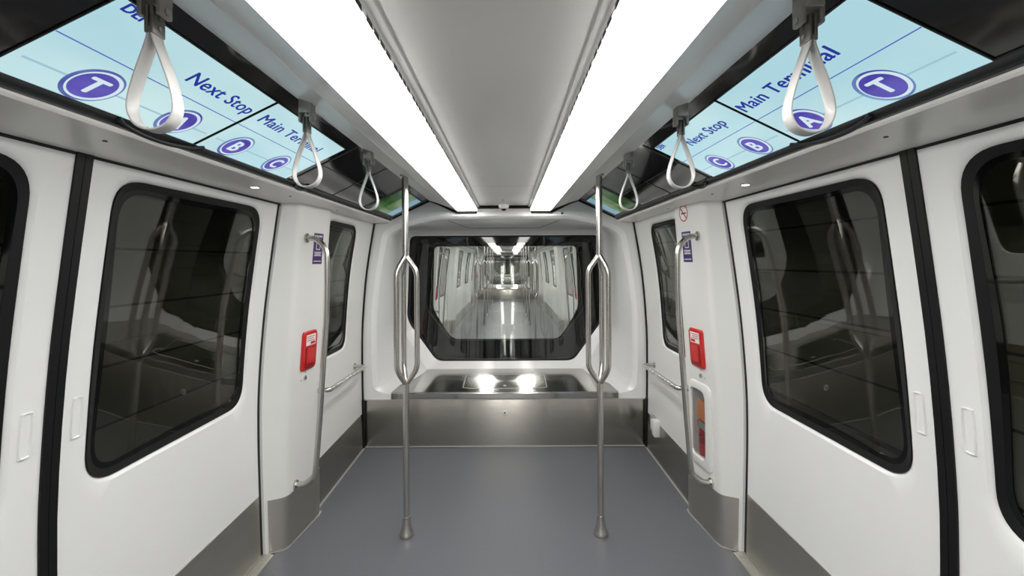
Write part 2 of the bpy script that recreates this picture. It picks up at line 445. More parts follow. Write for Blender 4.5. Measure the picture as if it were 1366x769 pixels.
# ------------------------------------------------------------------ ceiling
LOW, APX = Vector((1.005, 2.011)), Vector((.655, 2.183))
b = bmesh.new(); box(b, -.2135, .2135, YC, 3.985, 2.13, 2.17)
ce = tag(obj('ceiling', b, 'ceil'), kind='structure'); HALF.append(ce)
for y in (2.95,):
    b = bmesh.new(); box(b, -.213, .213, y-.0008, y+.0008, 2.1295, 2.1305); obj('panel_joint', b, 'groove', ce)
for s in (-1, 1):
    b = bmesh.new(); prof = [(.213, 2.129), (.2125, 2.122), (.215, 2.1175), (.2195, 2.1155), (.224, 2.1155), (.2285, 2.1135), (.2315, 2.110), (.238, 2.110), (.238, 2.18), (.213, 2.18)]
    rings(b, [[Vector((s*x, y, z)) for x, z in prof] for y in (YC, 3.985)], cap=(True, True)); obj('light_cove', b, 'cove', ce)
    b = bmesh.new(); prof = [(.41, 2.086), (.43, 2.094), (.508, 2.127), (.514, 2.1265), (.52, 2.131), (.60, 2.160), (.652, 2.176), (.655, 2.183), (.64, 2.21), (.42, 2.14), (.408, 2.14)]
    rings(b, [[Vector((s*x, y, z)) for x, z in prof] for y in (YC, 3.995)], cap=(True, True)); obj('side_beam', b, 'beam', ce)
    # dark glazed cove carrying the displays
    d = (APX-LOW).normalized(); nrm = Vector((d.y, -d.x))   # outward/up in 2D
    p0, p1 = LOW, APX
    up = Vector((.03, .06))
    prof = [p0, p0*.0+p0+d*.03, p1, p1+up, p0+up]
    b = bmesh.new(); rings(b, [[Vector((s*p.x, y, p.y)) for p in prof] for y in (YC, 4.0)], cap=(True, True)); obj('dark_cove', b, 'gloss', ce)
    # lower dark grey rail of the cove
    b = bmesh.new(); e0 = LOW+Vector((-.0, -.004)); e1 = LOW+d*.034
    n2 = Vector((-.45, -.9)).normalized()*.006
    prof = [Vector((1.002, 1.998)), Vector((.986, 2.001)), e0+Vector((-.012, .004)), e1+n2, e1, e0]
    rings(b, [[Vector((s*p.x, y, p.y)) for p in prof] for y in (YC, 3.99)], cap=(True, True)); obj('cove_rail', b, 'dgrey', ce)
for s in (-1, 1):   # cover seams and frames in the dark cove
    d = (APX-LOW).normalized(); n2 = Vector((-d.y, d.x)); n2 = -n2 if n2.y > 0 else n2
    for y, w in ((2.12, .008), (2.62, .003), (3.19, .02), (3.93, .05)):
        b = bmesh.new(); a, c_ = LOW+d*.035, APX-d*.01
        rings(b, [[Vector((s*p.x, yy, p.y)) for p in (a, c_, c_+n2*.003, a+n2*.003)] for yy in (y-w/2, y+w/2)], cap=(True, True)); obj('cove_frame', b, 'dgrey', ce)
    b = bmesh.new(); a, c_ = LOW+d*.19, LOW+d*.194
    rings(b, [[Vector((s*p.x, yy, p.y)) for p in (a, c_, c_+n2*.002, a+n2*.002)] for yy in (2.13, 3.18)], cap=(True, True)); obj('cove_frame', b, 'cable', ce)

# ceiling lights (things)
def ceiling_light(s):
    t = empty('ceiling_light', (s*.32, YC, 2.086))
    for y0, y1 in ((YC, 1.898), (1.902, 3.975)):
        b = bmesh.new(); box(b, s*.2365, s*.405, y0, y1, 2.086, 2.0965); obj('diffuser', b, 'lamp', t)
    b = bmesh.new(); box(b, s*.232, s*.409, YC, 3.98, 2.097, 2.125); box(b, s*.232, s*.409, 3.9755, 3.985, 2.082, 2.125); obj('housing', b, 'cove', t)
    b = bmesh.new(); box(b, s*.2315, s*.2325, YC, 3.95, 2.0975, 2.1095)
    obj('vent_strip', b, 'black', t)
    b = bmesh.new(); y = YC
    while y < 3.95:
        for q in range(1, 4): box(b, s*.2300, s*.2318, y+q*.045-.003, y+q*.045+.003, 2.0975, 2.1095)
        box(b, s*.2300, s*.2318, y+.18, y+.205, 2.0975, 2.1095); y += .205
    obj('vent_rib', b, 'cove', t); return t
for s in (-1, 1):
    t = ceiling_light(s); tag(t, 'long white light strip along the ceiling, ' + SIDE[s] + ' of the grey centre panel', 'ceiling light', 'ceiling light strips'); HALF.append(t)

# ------------------------------------------------------------------ end wall
def lean(z):
    """lean of the end window (degrees), upright above, tucked in below; curve invented to steer light reflections"""
    if z > 1.38: return max(.35, 3.36 - 3.0*min(1, (z-1.38)/.13))
    D = interp([(.60, 47), (.965, 38.5), (1.0, 27.3), (1.335, 19.5), (1.352, 13.2), (1.38, 12.2)], z)  # glass kinks shaped so the reflected ceiling lights draw a narrow V
    return (math.degrees(math.atan((2.086-z)/D)) + math.degrees(math.atan((1.64-z)/4.66)))/2
GT = [(.5, 4.64)]
while GT[-1][0] < 2.1: GT.append((GT[-1][0]+.005, GT[-1][1]+.005*math.tan(R(lean(GT[-1][0]+.0025)))))
GY = lambda z: interp(GT, z)
half_out = [(0, 2.117), (.238, 2.117), (.246, 2.083), (.418, 2.083), (.50, 2.119), (.57, 2.152), (.655, 2.180), (.83, 2.10), (1.0, 2.018), (1.136, 2.006)] + \
    [(HW(z), z) for z in [1.98-.1*k for k in range(16)]] + [(HW(.43), .425), (0, .425)]
def mirror(h): return h + [(-x, z) for x, z in h[::-1] if x > 1e-6]
OUT = mirror(half_out)
CEN = (0, 1.25)
def inset(poly, dx, dz_top, dz_bot):
    return [(x*(1-dx/1.25), (z-(dz_top if z > CEN[1] else -dz_bot)) if False else CEN[1]+(z-CEN[1])*(1-(dz_top/.87 if z > CEN[1] else dz_bot/.82))) for x, z in poly]
RIM = rounded(mirror([(0, 2.045), (.62, 2.045), (.98, 1.955), (1.075, 1.90), (1.135, 1.55), (1.178, 1.2), (1.178, .75), (1.165, .505), (1.03, .470), (0, .455)]), [0, 0, .06, .1, .1, .1, .1, .085, .03, 0]+[0]*8, 5)
def rm(h, rr):
    n = len(h); pr = mirror(h); rad = rr + [rr[n-1-k] for k in range(len(pr)-n)] if False else None
    radm = rr[:]
    for (x, z), r in list(zip(h, rr))[::-1]:
        if x > 1e-6: radm.append(r)
    return rounded(pr, radm, 6)
RIM = rm([(0, 2.045), (.62, 2.045), (.98, 1.965), (1.075, 1.90), (1.135, 1.55), (1.178, 1.2), (1.178, .75), (1.165, .505), (1.03, .470), (0, .455)], [0, .06, .08, .1, .1, .1, .1, .085, .03, 0])
RIM2 = rm([(0, 2.02), (.60, 2.02), (.93, 1.945), (1.035, 1.88), (1.10, 1.55), (1.145, 1.2), (1.145, .76), (1.125, .525), (1.0, .468), (0, .455)], [0, .06, .08, .1, .1, .1, .1, .09, .03, 0])
INN = rm([(0, 1.955), (1.0, 1.955), (1.035, 1.86), (1.068, 1.2), (1.068, .98), (.80, .535), (0, .525)], [0, .06, .05, .1, .1, .06, 0])
WIN = rm([(0, 1.91), (.985, 1.91), (1.012, 1.04), (.70, .625), (0, .622)], [0, .07, .09, .07, 0])
A_END = angles(CEN, [OUT, WIN, RIM, INN], 60)
CLR = rm([(0, 1.835), (.905, 1.835), (.93, 1.035), (.70, .634), (0, .632)], [0, .06, .08, .05, 0])
A_END = angles(CEN, [OUT, WIN, RIM, INN, CLR], 40)
def end_ring(poly, y, k=1.0):
    p = raycast(poly, CEN, A_END)
    return [Vector((CEN[0]+(x-CEN[0])*k, (y(CEN[1]+(z-CEN[1])*k) if callable(y) else y), CEN[1]+(z-CEN[1])*k)) for x, z in p]
def end_wall():
    b = bmesh.new()
    rs = [end_ring(OUT, 4.012), end_ring(OUT, 4.02, .995), end_ring(RIM, 4.022), end_ring(RIM, 4.026, .995), end_ring(RIM2, 4.055), end_ring(RIM2, 4.075, .995)]
    a_, b_ = rs[-1], end_ring(INN, 4.60)
    for t in (.33, .66): rs.append([p.lerp(q, t) for p, q in zip(a_, b_)])
    rs.append(b_)
    rs.append(end_ring(INN, 4.625, .992))
    rs.append(end_ring(WIN, lambda z: GY(z)-.004, 1.012))
    rs.append(end_ring(WIN, lambda z: GY(z)-.002, 1.0))
    rs.append(end_ring(WIN, lambda z: GY(z)+.03, 1.0))
    vs = rings(b, rs)
    w = tag(obj('wall_front', b, 'endcap', angle=28), kind='structure')
    b = bmesh.new()
    rings(b, [end_ring(WIN, lambda z: GY(z)+.0305, 1.0), end_ring(WIN, lambda z: GY(z)+.031, 1.1), end_ring(OUT, 4.66, 1.03), end_ring(OUT, 4.2, 1.04), end_ring(OUT, 4.1, 1.06), end_ring(OUT, 4.04, 1.0)])
    obj('outer_shell', b, 'exterior', w)
    # black gasket round the portal, down to the floor
    pts = [p for p in mirror([(0, 2.115), (.232, 2.115), (.242, 2.074), (.42, 2.074), (.50, 2.113), (.57, 2.147), (.655, 2.178), (.83, 2.098), (1.0, 2.016), (1.136, 2.003)] + [(HW(z)-.004, z) for z in [1.98-.11*k for k in range(19)]])]
    h = len(pts)
    top = sorted([p for p in pts], key=lambda p: math.atan2(p[0], p[1]))
    path = [Vector((x, 4.006, z)) for x, z in top]
    b = bmesh.new(); tube(b, path, .0105, 8); obj('portal_gasket', b, 'black', w)
    for s in (-1, 1):
        b = bmesh.new(); box(b, s*1.236, s*1.262, 3.985, 4.05, .0, .43); obj('corner_post', b, 'black', w)
    # access hatch outline in the header, above the window
    b = bmesh.new()
    def hp(x, t):   # on the header between RIM2 and INN
        z0, z1 = 2.005, 1.957
        return Vector((x, 4.085+(4.585-4.085)*t, 2.0155-(.0615)*t-.003))
    for seq in ([(-.50, .05), (-.34, .75), (.34, .75), (.50, .05)],):
        for (xa, ta), (xb, tb) in zip(seq, seq[1:]): tube(b, [hp(xa, ta), hp(xb, tb)], .0022, 6)
    obj('hatch_outline', b, 'groove', w)
    for s in (-1, 1):   # moulding lines in the side recesses
        b = bmesh.new()
        tube(b, [Vector((s*1.085, 4.20, 1.66)), Vector((s*1.065, 4.45, 1.655))], .003, 6)
        obj('moulding_line', b, 'groove', w)
    b = bmesh.new()
    # small padlock print on the header
    box(b, .505, .525, 4.018, 4.0195, 2.055, 2.069)
    tube(b, [Vector((.509, 4.0185, 2.069)), Vector((.510, 4.0185, 2.078)), Vector((.520, 4.0185, 2.078)), Vector((.521, 4.0185, 2.069))], .0015, 6)
    obj('printed_mark', b, 'ink', w)
    # window
    win = tag(bpy.data.objects.new('window_1', None), kind='structure'); C.objects.link(win)
    b = bmesh.new()
    rings(b, [end_ring(WIN, lambda z: GY(z)-.0045, 1.0), end_ring(WIN, lambda z: GY(z)-.002, .975), end_ring(WIN, lambda z: GY(z)+.005, .975), end_ring(WIN, lambda z: GY(z)+.028, .999)], cyc=True)
    obj('window_seal', b, 'black', win)
    b = bmesh.new()
    rings(b, [end_ring(WIN, lambda z: GY(z)+.0052, .985), end_ring(CLR, lambda z: GY(z)+.0052, 1), end_ring(CLR, lambda z: GY(z)+.0062, 1), end_ring(WIN, lambda z: GY(z)+.0062, .985)], cyc=True)
    obj('glass_border', b, 'frit', win)
    b = bmesh.new(); fr, bk = [], []
    zs_ = sorted(z for x, z in WIN); zlo, zhi = zs_[0]+.006, zs_[-1]-.006
    for q in range(97):
        z = zlo+(zhi-zlo)*q/96; xs_ = []
        for k in range(len(WIN)):
            (xa, za), (xb, zb) = WIN[k-1], WIN[k]
            if (za-z)*(zb-z) <= 0 and za != zb: xs_.append(abs(xa+(xb-xa)*(z-za)/(zb-za)))
        h_ = max(xs_)-.008
        fr.append([Vector((h_*u/6, GY(z)+.0065, z)) for u in range(-6, 7)]); bk.append([Vector((h_*u/6, GY(z)+.0125, z)) for u in range(6, -7, -1)])
    rings(b, [f_+k_ for f_, k_ in zip(fr, bk)], cap=(True, True))
    obj('window_pane', b, 'clear', win)
    return w, win
w, win = end_wall(); HALF += [w, win]

# ------------------------------------------------------------------ steel bench
def bench():
    t = empty('bench', (0, 4.3, 0))
    b = bmesh.new()
    box(b, -1.243, 1.243, 4.012, 4.03, .012, .425, .002); obj('front_panel', b, 'steel', t)
    b = bmesh.new()
    for a in ((-1.244, 1.244, .421, .428), (-1.244, 1.244, .006, .012), (-1.247, -1.241, .006, .428), (1.241, 1.247, .006, .428)):
        box(b, a[0], a[1], 4.006, 4.014, a[2], a[3])
    obj('edge_bead', b, 'bead', t)
    b = bmesh.new()   # sloping top with a folded lip
    zt = lambda y: .488 + (y-4.03)*.10
    def ring(y, z, x): return (x, y, z)
    rs = []
    for x0, y, z in ((1.0, 4.004, .432), (1.0, 4.004, .478), (1.0, 4.007, .485), (1.0, 4.014, .489), (.88, 4.635, zt(4.635)), (.88, 4.635, .45), (1.0, 4.03, .432)):
        rs.append([Vector((-x0, y, z)), Vector((x0, y, z))])
    rings(b, rs, close=False, cyc=True)
    for k in (0, 1):
        b.verts.ensure_lookup_table(); vs = [b.verts[2*i+k] for i in range(7)]; b.faces.new(vs)
    obj('top', b, 'steeltop', t, angle=3)
    b = bmesh.new()
    def zz(y): return zt(y)+.0005
    c = (0, 4.275); A = angles(c, [], 48)
    def R_(dx, dy, r, z): return [Vector((x, y, zz(y)+z)) for x, y in raycast(rrect(-dx, dx, 4.275-dy, 4.275+dy, r), c, A)]
    rings(b, [R_(.385, .182, .03, 0), R_(.384, .181, .03, .003), R_(.376, .173, .022, .003), R_(.3755, .1725, .022, 0)], cyc=True)
    hch = obj('hatch_frame', b, 'bead', t)
    b = bmesh.new()
    rings(b, [R_(.374, .171, .02, 0), R_(.373, .170, .02, .002), R_(.02, .02, .01, .002)], cap=(True, True)); obj('hatch', b, 'steeltop', t)
    b = bmesh.new(); yy = 4.16
    tube(b, [Vector((0, yy, zz(yy)+.001)), Vector((0, yy, zz(yy)+.005))], [.018, .014], 18); obj('latch', b, 'bead', hch)
    b = bmesh.new()
    tube(b, [Vector((0, 4.0125, .305)), Vector((0, 4.008, .305))], [.022, .018], 22); k = obj('lock', b, 'paper', t)
    b = bmesh.new(); cyl(b, (0, 4.0085, .305), (0, 4.006, .305), .008, 14); obj('keyhole', b, 'ink', k)
    return t
t = bench(); tag(t, 'wide stainless steel bench ledge under the black-framed end window', 'bench'); HALF.append(t)
BENCH = t

# ------------------------------------------------------------------ displays
DV = (APX-LOW)
def cove(s, t, y, lift=0):
    p = LOW+DV*t; d = DV.normalized(); n = Vector((-d.y, d.x)); n = -n if n.y > 0 else n
    p = p+n*lift
    return Vector((s*p.x, y, p.y))
def cove_quad(bm, s, t0, t1, y0, y1, l0, l1):
    rings(bm, [[cove(s, t0, y, l) for y, l in ((y0, l0), (y1, l0), (y1, l1), (y0, l1))], [cove(s, t1, y, l) for y, l in ((y0, l0), (y1, l0), (y1, l1), (y0, l1))]], cap=(True, True))
FONTOBJ = []
def text_mesh(body, size, bold=0.0):
    cu = bpy.data.curves.new('t', 'FONT'); cu.body = body; cu.size = size; cu.extrude = .0003
    cu.resolution_u = 4; cu.space_character = 1.05
    o = bpy.data.objects.new('t', cu); C.objects.link(o); bpy.context.view_layer.update()
    me = bpy.data.meshes.new_from_object(o.evaluated_get(bpy.context.evaluated_depsgraph_get()))
    bpy.data.objects.remove(o)
    if bold:
        bm = bmesh.new(); bm.from_mesh(me); g = bm.verts[:]+bm.edges[:]+bm.faces[:]
        for dx, dy in ((-bold, 0), (bold, 0), (0, -bold*.6), (0, bold*.6)):
            d = bmesh.ops.duplicate(bm, geom=g)['geom']
            bmesh.ops.translate(bm, vec=(dx, dy, 0), verts=[v for v in d if isinstance(v, bmesh.types.BMVert)])
        bm.to_mesh(me); bm.free()
    return me
def place_text(name, body, size, org, ex, ey, m, parent, bold=0.0, width=None, center=False):
    me = text_mesh(body, size, bold)
    xs = [v.co.x for v in me.vertices]; ys = [v.co.y for v in me.vertices]; w = max(xs)-min(xs)
    k = width/w if width else 1
    ox = (max(xs)+min(xs))/2 if center else min(xs); oy = (max(ys)+min(ys))/2 if center else 0
    ex, ey = ex.normalized(), ey.normalized(); ez = ex.cross(ey)
    for v in me.vertices:
        c = v.co.copy(); v.co = org + ex*((c.x-ox)*k) + ey*(c.y-oy) + ez*c.z
    me.materials.clear(); me.materials.append(M[m]); me.name = name
    return link(name, me, parent)
def disc(bm, s, t, y, r0, r1, l0, l1, n=40):
    """annulus or disc lying on the cove; r in metres"""
    L = DV.length
    def P(r, a, l): return cove(s, t+r*math.sin(a)/L, y+r*math.cos(a), l)
    A = [2*PI*k/n for k in range(n)]
    if r0 > 0: rings(bm, [[P(r1, a, l0) for a in A], [P(r1, a, l1) for a in A], [P(r0, a, l1) for a in A], [P(r0, a, l0) for a in A]], cyc=True)
    else: rings(bm, [[P(r1, a, l0) for a in A], [P(r1, a, l1) for a in A]], cap=(True, True))
def display(s, y0, y1, discs, txt, ty, tw, ts, logo, label):
    d = DV.normalized()
    ex = Vector((0, 1 if s < 0 else -1, 0)); ey = Vector((s*d.x, 0, d.y))
    t = empty('route_display', (s*.86, (y0+y1)/2, 2.09))
    b = bmesh.new(); cove_quad(b, s, .078, .86, y0+.001, y1-.001, .0005, .0035); obj('screen_frame', b, 'ink', t)
    b = bmesh.new(); cove_quad(b, s, .087, .85, y0+.004, y1-.004, .0036, .0045); obj('screen', b, 'scr', t)
    b = bmesh.new(); cove_quad(b, s, .476, .484, y0+.004, y1-.004, .0046, .0049); obj('route_line', b, 's_line', t)
    b = bmesh.new(); cove_quad(b, s, .235, .25, y0+.02, y1-.02, .0046, .0048); obj('track_line', b, 's_pale', t)
    for ch, y in discs:
        b = bmesh.new(); disc(b, s, .246, y, 0, .062, .0049, .0052); g = obj('stop_symbol', b, 's_ring', t)
        b = bmesh.new(); disc(b, s, .246, y+.003*(-s), 0, .055, .0053, .0055); obj('white_ring', b, 's_white', g)
        b = bmesh.new(); disc(b, s, .246, y, 0, .048, .0056, .0058); obj('violet_disc', b, 's_disc', g)
        place_text('letter', ch, .078, cove(s, .246, y, .0062), ex, ey, 's_white', g, .0026, center=True)
    if txt:
        place_text('text', txt, ts, cove(s, .60, ty, .0052), ex, ey, 's_text', t, .0012, width=tw)
    if logo:
        place_text('logo', 'DEN', .036, cove(s, .785, logo, .0052), ex, ey, 's_text', t, .0014, width=.066)
    tag(t, label, 'display', 'route displays over the doors'); return t
display(-1, .872, 1.458, [('T', 1.045), ('A', 1.315)], 'Next Stop', 1.165, .275, .062, .895, 'left ceiling display showing T and A symbols and Next Stop')
display(-1, 1.466, 2.07, [('B', 1.595), ('C', 1.87)], 'Main Terminal', 1.50, .45, .062, None, 'left ceiling display showing B and C symbols and Main Terminal')
display(1, .876, 1.462, [('T', 1.07), ('A', 1.335)], 'Main Terminal', 1.445, .41, .062, None, 'right ceiling display showing T and A symbols and Main Terminal')
display(1, 1.470, 2.08, [('B', 1.625), ('C', 1.895)], 'Next Stop', 1.865, .30, .062, 2.06, 'right ceiling display showing B and C symbols and Next Stop')
for s in (-1, 1):
    t = empty('video_display', (s*.86, 3.5, 2.09))
    b = bmesh.new(); cove_quad(b, s, .12, .88, 3.2, 3.9, .0005, .0035); obj('screen_frame', b, 'ink', t)
    b = bmesh.new(); cove_quad(b, s, .15, .85, 3.22, 3.45, .0036, .0045); obj('dark_grass_picture', b, 's_dgreen', t)
    b = bmesh.new(); cove_quad(b, s, .15, .85, 3.45, 3.70, .0036, .0045); obj('pale_grass_picture', b, 's_green', t)
    b = bmesh.new(); cove_quad(b, s, .15, .85, 3.70, 3.88, .0036, .0045); obj('sky_picture', b, 's_sky', t)
    tag(t, SIDE[s] + ' end display with green field and blue sky, behind the grab pole', 'display')

# downlights
for s in (-1, 1):
    t = empty('downlight', (s*1.105, 2.05, 1.989))
    b = bmesh.new(); cyl(b, (s*1.105, 2.05, 1.984), (s*1.105, 2.05, 1.979), .021, 20); obj('rim', b, 'bead', t)
    b = bmesh.new(); cyl(b, (s*1.105, 2.05, 1.979), (s*1.105, 2.05, 1.9775), .016, 20); obj('lens', b, 'spot', t)
    tag(t, 'small round downlight in the white shelf above the ' + SIDE[s] + ' door', 'downlight')

# camera dome
t = empty('security_camera', (0, 3.9, 2.11))
b = bmesh.new(); lathe(b, (0, 3.93), [(.001, 2.13), (.046, 2.13), (.046, 2.112), (.040, 2.10), (.026, 2.094), (.001, 2.094)]); obj('base', b, 'cove', t)
b = bmesh.new(); lathe(b, (0, 3.93), [(.001, 2.098), (.024, 2.096), (.021, 2.086), (.012, 2.079), (.001, 2.077)]); obj('dome', b, 'gloss', t)
b = bmesh.new(); cyl(b, (.0, 3.62, 2.1295), (.0, 3.62, 2.126), .009, 12); obj('sensor', b, 'grey', t)
tag(t, 'small white and black dome camera on the ceiling above the end window', 'camera')

# ------------------------------------------------------------------ straps
def strap(s, y, label):
    x = s*.628; z = 2.135
    t = empty('hanging_strap', (x, y, z))
    b = bmesh.new()   # mounting bracket hugging the beam edge
    box(b, x-.020, x+.020, y-.022, y+.022, z-.006, z+.042, .004)
    for q in (-1, 1): box(b, x-.005+q*.018, x+.005+q*.018, y-.016, y+.016, z-.034, z, .003)
    obj('bracket', b, 'brkt', t)
    b = bmesh.new(); cyl(b, (x-.026, y, z-.024), (x+.026, y, z-.024), .007, 12); obj('pivot_pin', b, 'rail', t)
    b = bmesh.new()
    for q in (-1, 1):
        box(b, x+q*.0015, x+q*.0085, y-.016, y+.016, z-.068, z-.016, .002)
    obj('clamp', b, 'clamp', t)
    b = bmesh.new()
    for q in (-1, 1):
        for zz in (z-.036, z-.055): cyl(b, (x+q*.0080, y, zz), (x+q*.0115, y, zz), .0045, 10)
    obj('rivet', b, 'rail', t)
    # teardrop band
    ctl = [(.0035, -.055), (.005, -.075), (.017, -.110), (.032, -.152), (.042, -.192), (.040, -.218), (.026, -.238), (0, -.246)]
    pts = []
    full = [Vector((a, c_)) for a, c_ in ctl] + [Vector((-a, c_)) for a, c_ in ctl[:-1][::-1]]
    for i in range(len(full)-1):
        p0, p1, p2, p3 = full[max(i-1, 0)], full[i], full[i+1], full[min(i+2, len(full)-1)]
        for k in range(5):
            u = k/5; pts.append(.5*((2*p1)+(p2-p0)*u+(2*p0-5*p1+4*p2-p3)*u*u+(3*p1-p0-3*p2+p3)*u**3))
    pts.append(full[-1])
    rs = []
    for i, p in enumerate(pts):
        tg = (pts[min(i+1, len(pts)-1)]-pts[max(i-1, 0)]).normalized(); n = Vector((-tg.y, tg.x)); hw = .0145; ht = .0026
        sec = [(-hw, -ht*.5), (-hw*.85, -ht), (hw*.85, -ht), (hw, -ht*.5), (hw, ht*.5), (hw*.85, ht), (-hw*.85, ht), (-hw, ht*.5)]
        rs.append([Vector((x+p.x+n.x*v, y+u, z+p.y+n.y*v)) for u, v in sec])
    b = bmesh.new(); rings(b, rs, cap=(True, True)); obj('loop', b, 'strap', t, angle=50)
    t.rotation_euler = (0, 0, 0)
    return tag(t, label, 'strap handle', 'hanging strap handles')
for s, ys in ((-1, (.855, 1.503, 2.167)), (1, (.897, 1.56, 2.235))):
    for y, w_ in zip(ys, ('nearest and largest', 'middle', 'farthest and smallest')):
        strap(s, y, w_ + ' of the three white strap handles hanging on the ' + SIDE[s])

# ------------------------------------------------------------------ grab poles
def pole(s, y, z0=0):
    x = s*.58; t = empty('grab_pole', (x, y, 0)); r = .0185
    b = bmesh.new(); cyl(b, (x, y, 1.655), (x, y, 2.162), r, 20); obj('upper_pole', b, 'rail', t)
    b = bmesh.new(); cyl(b, (x, y, .09), (x, y, .93), r, 20); obj('lower_pole', b, 'rail', t)
    for k, a in enumerate((180, 68, -52)):
        ca, sa = math.cos(R(a))*(-s if s < 0 else 1), math.sin(R(a)); rr = .068
        if s < 0: ca = -math.cos(R(a))
        pts = fillet([(x+ca*.004, y+sa*.004, 1.672), (x+ca*rr, y+sa*rr, 1.585), (x+ca*rr, y+sa*rr, 1.0), (x+ca*.004, y+sa*.004, .913)], .04)
        b = bmesh.new(); tube(b, pts, .0155, 14); obj('grip_bar', b, 'rail', t)
    b = bmesh.new(); lathe(b, (x, y), [(.001, .118), (.0225, .118), (.0235, .10), (.030, .05), (.040, .022), (.043, .012), (.043, .004), (.040, .0), (.001, .0)]); obj('base', b, 'rail', t)
    b = bmesh.new(); lathe(b, (x, y), [(.001, 2.165), (.028, 2.165), (.028, 2.150), (.019, 2.147), (.001, 2.147)]); obj('top_flange', b, 'rail', t)
    return t
PL = pole(-1, 2.72); tag(PL, 'left of the two large steel grab poles in front of the steel bench', 'grab pole', 'steel grab poles')
PR = pole(1, 2.72); tag(PR, 'right of the two large steel grab poles in front of the steel bench', 'grab pole', 'steel grab poles')

# ------------------------------------------------------------------ hand rails on the pillars
def vrail(s):
    y = 2.69; t = empty('vertical_handrail', (s*1.16, y, .31))
    xa, xb, r0 = PX(y, 1.785)+.001, 1.036, .12
    path = [(xa, 1.785)] + [(xa-.02-(xa-.02-xb)*math.sin(R(q)), 1.785-r0*(1-math.cos(R(q)))) for q in range(0, 91, 10)]
    xc = PX(y, .325)+.001
    path += [(1.036, 1.5), (1.042, 1.3), (1.054, 1.14), (1.070, .92), (1.086, .70), (1.106, .45)]
    path += [(xc-.03-(xc-.03-1.112)*math.cos(R(q)), .325+.085*(1-math.sin(R(q)))) for q in range(10, 91, 10)] + [(xc, .325)]
    pts = [(s*a, y, c_) for a, c_ in path]
    b = bmesh.new(); tube(b, pts, .0165, 16); obj('bar', b, 'rail', t)
    for z in (1.785, .325):
        b = bmesh.new(); cyl(b, (s*(PX(y, z)+.001), y, z), (s*(PX(y, z)-.008), y, z), .028, 20); obj('flange', b, 'rail', t)
    return t
def hrail(s):
    t = empty('horizontal_handrail', (s*1.25, 3.4, .79))
    pts = fillet([(s*(HW(.765)+.001), 3.82, .765), (s*1.165, 3.82, .765), (s*1.13, 2.952, .81), (s*(PX(2.955, .81)+.001), 2.955, .81)], .06, 8)
    b = bmesh.new(); tube(b, pts, .0155, 16); obj('bar', b, 'rail', t)
    b = bmesh.new(); cyl(b, (s*(PX(2.955, .81)+.001), 2.955, .81), (s*(PX(2.955, .81)-.006), 2.955, .81), .022, 18); obj('flange', b, 'rail', t)
    b = bmesh.new(); cyl(b, (s*(HW(.765)+.001), 3.82, .765), (s*(HW(.765)-.008), 3.82, .765), .028, 20); obj('flange', b, 'rail', t)
    return t
RAILS = []
for s in (-1, 1):
    t = vrail(s); RAILS.append(t); tag(t, 'tall curved steel handrail on the white pillar to the ' + SIDE[s], 'handrail', 'handrails')
    t = hrail(s); RAILS.append(t); tag(t, 'short low steel handrail under the small window on the ' + SIDE[s], 'handrail', 'handrails')

# ------------------------------------------------------------------ fittings on the pillars
def on_pillar(bm, s, cont, offs):
    """closed plate from contour (y,z) with (scale, height) rings off the pillar face"""
    cy = sum(p[0] for p in cont)/len(cont); cz = sum(p[1] for p in cont)/len(cont); c = (cy, cz)
    A = angles(c, [], 48); o = raycast(cont, c, A)
    rs = []
    for k, h in offs:
        kk = []
        for p in o:
            y = c[0]+(p[0]-c[0])*k; z = c[1]+(p[1]-c[1])*k; kk.append(Vector((s*(PX(y, z)-h), y, z)))
        rs.append(kk)
    rings(bm, rs, cap=(True, True))
def rect_pl(bm, s, y0, y1, z0, z1, h0, h1):
    rings(bm, [[Vector((s*(PX(y, z)-h), y, z)) for y, z in ((y0, z0), (y1, z0), (y1, z1), (y0, z1))] for h in (h0, h1)], cap=(True, True))

def emergency_unit(s):
    t = empty('emergency_handle', (s*1.2, 2.83, .985))
    b = bmesh.new(); on_pillar(b, s, rrect(2.712, 2.867, .985, 1.222, .02), [(1, -.002), (1, .010), (.94, .015), (.02, .015)]); obj('case', b, 'red', t)
    b = bmesh.new(); rect_pl(b, s, 2.738, 2.842, 1.135, 1.20, .0152, .0165); l = obj('instruction_label', b, 'paper', t)
    b = bmesh.new()
    for z, w_ in ((1.186, .1), (1.174, .085), (1.162, .1)): rect_pl(b, s, 2.745, 2.745+w_*.85, z, z+.004, .0166, .0170)
    rect_pl(b, s, 2.785, 2.836, 1.14, 1.156, .0166, .0170)
    obj('printing', b, 'redink', l)
    b = bmesh.new(); rect_pl(b, s, 2.738, 2.842, 1.0, 1.125, .0152, .0156); obj('recess', b, 'dred', t)
    b = bmesh.new(); on_pillar(b, s, rrect(2.752, 2.828, 1.02, 1.122, .01), [(1, .0157), (.95, .022), (.02, .022)]); obj('pull_handle', b, 'red', t)
    b = bmesh.new(); rect_pl(b, s, 2.738, 2.842, 1.002, 1.016, .0157, .021); obj('lower_lip', b, 'dred', t)
    return t
def key_lock(s):
    y, z = 2.775, .937; t = empty('key_lock', (s*1.2, y, z))
    x = PX(y, z)
    b = bmesh.new(); cyl(b, (s*(x+.002), y, z), (s*(x-.006), y, z), .015, 20); obj('barrel', b, 'rail', t)
    b = bmesh.new(); cyl(b, (s*(x-.0062), y, z), (s*(x-.0075), y, z), .007, 14); obj('keyhole', b, 'ink', t)
    b = bmesh.new(); rect_pl(b, s, y-.006, y+.006, z+.03, z+.04, .0003, .0008); rect_pl(b, s, y-.045, y-.035, z-.012, z-.004, .0003, .0008); obj('printed_mark', b, 'grey', t)
    return t
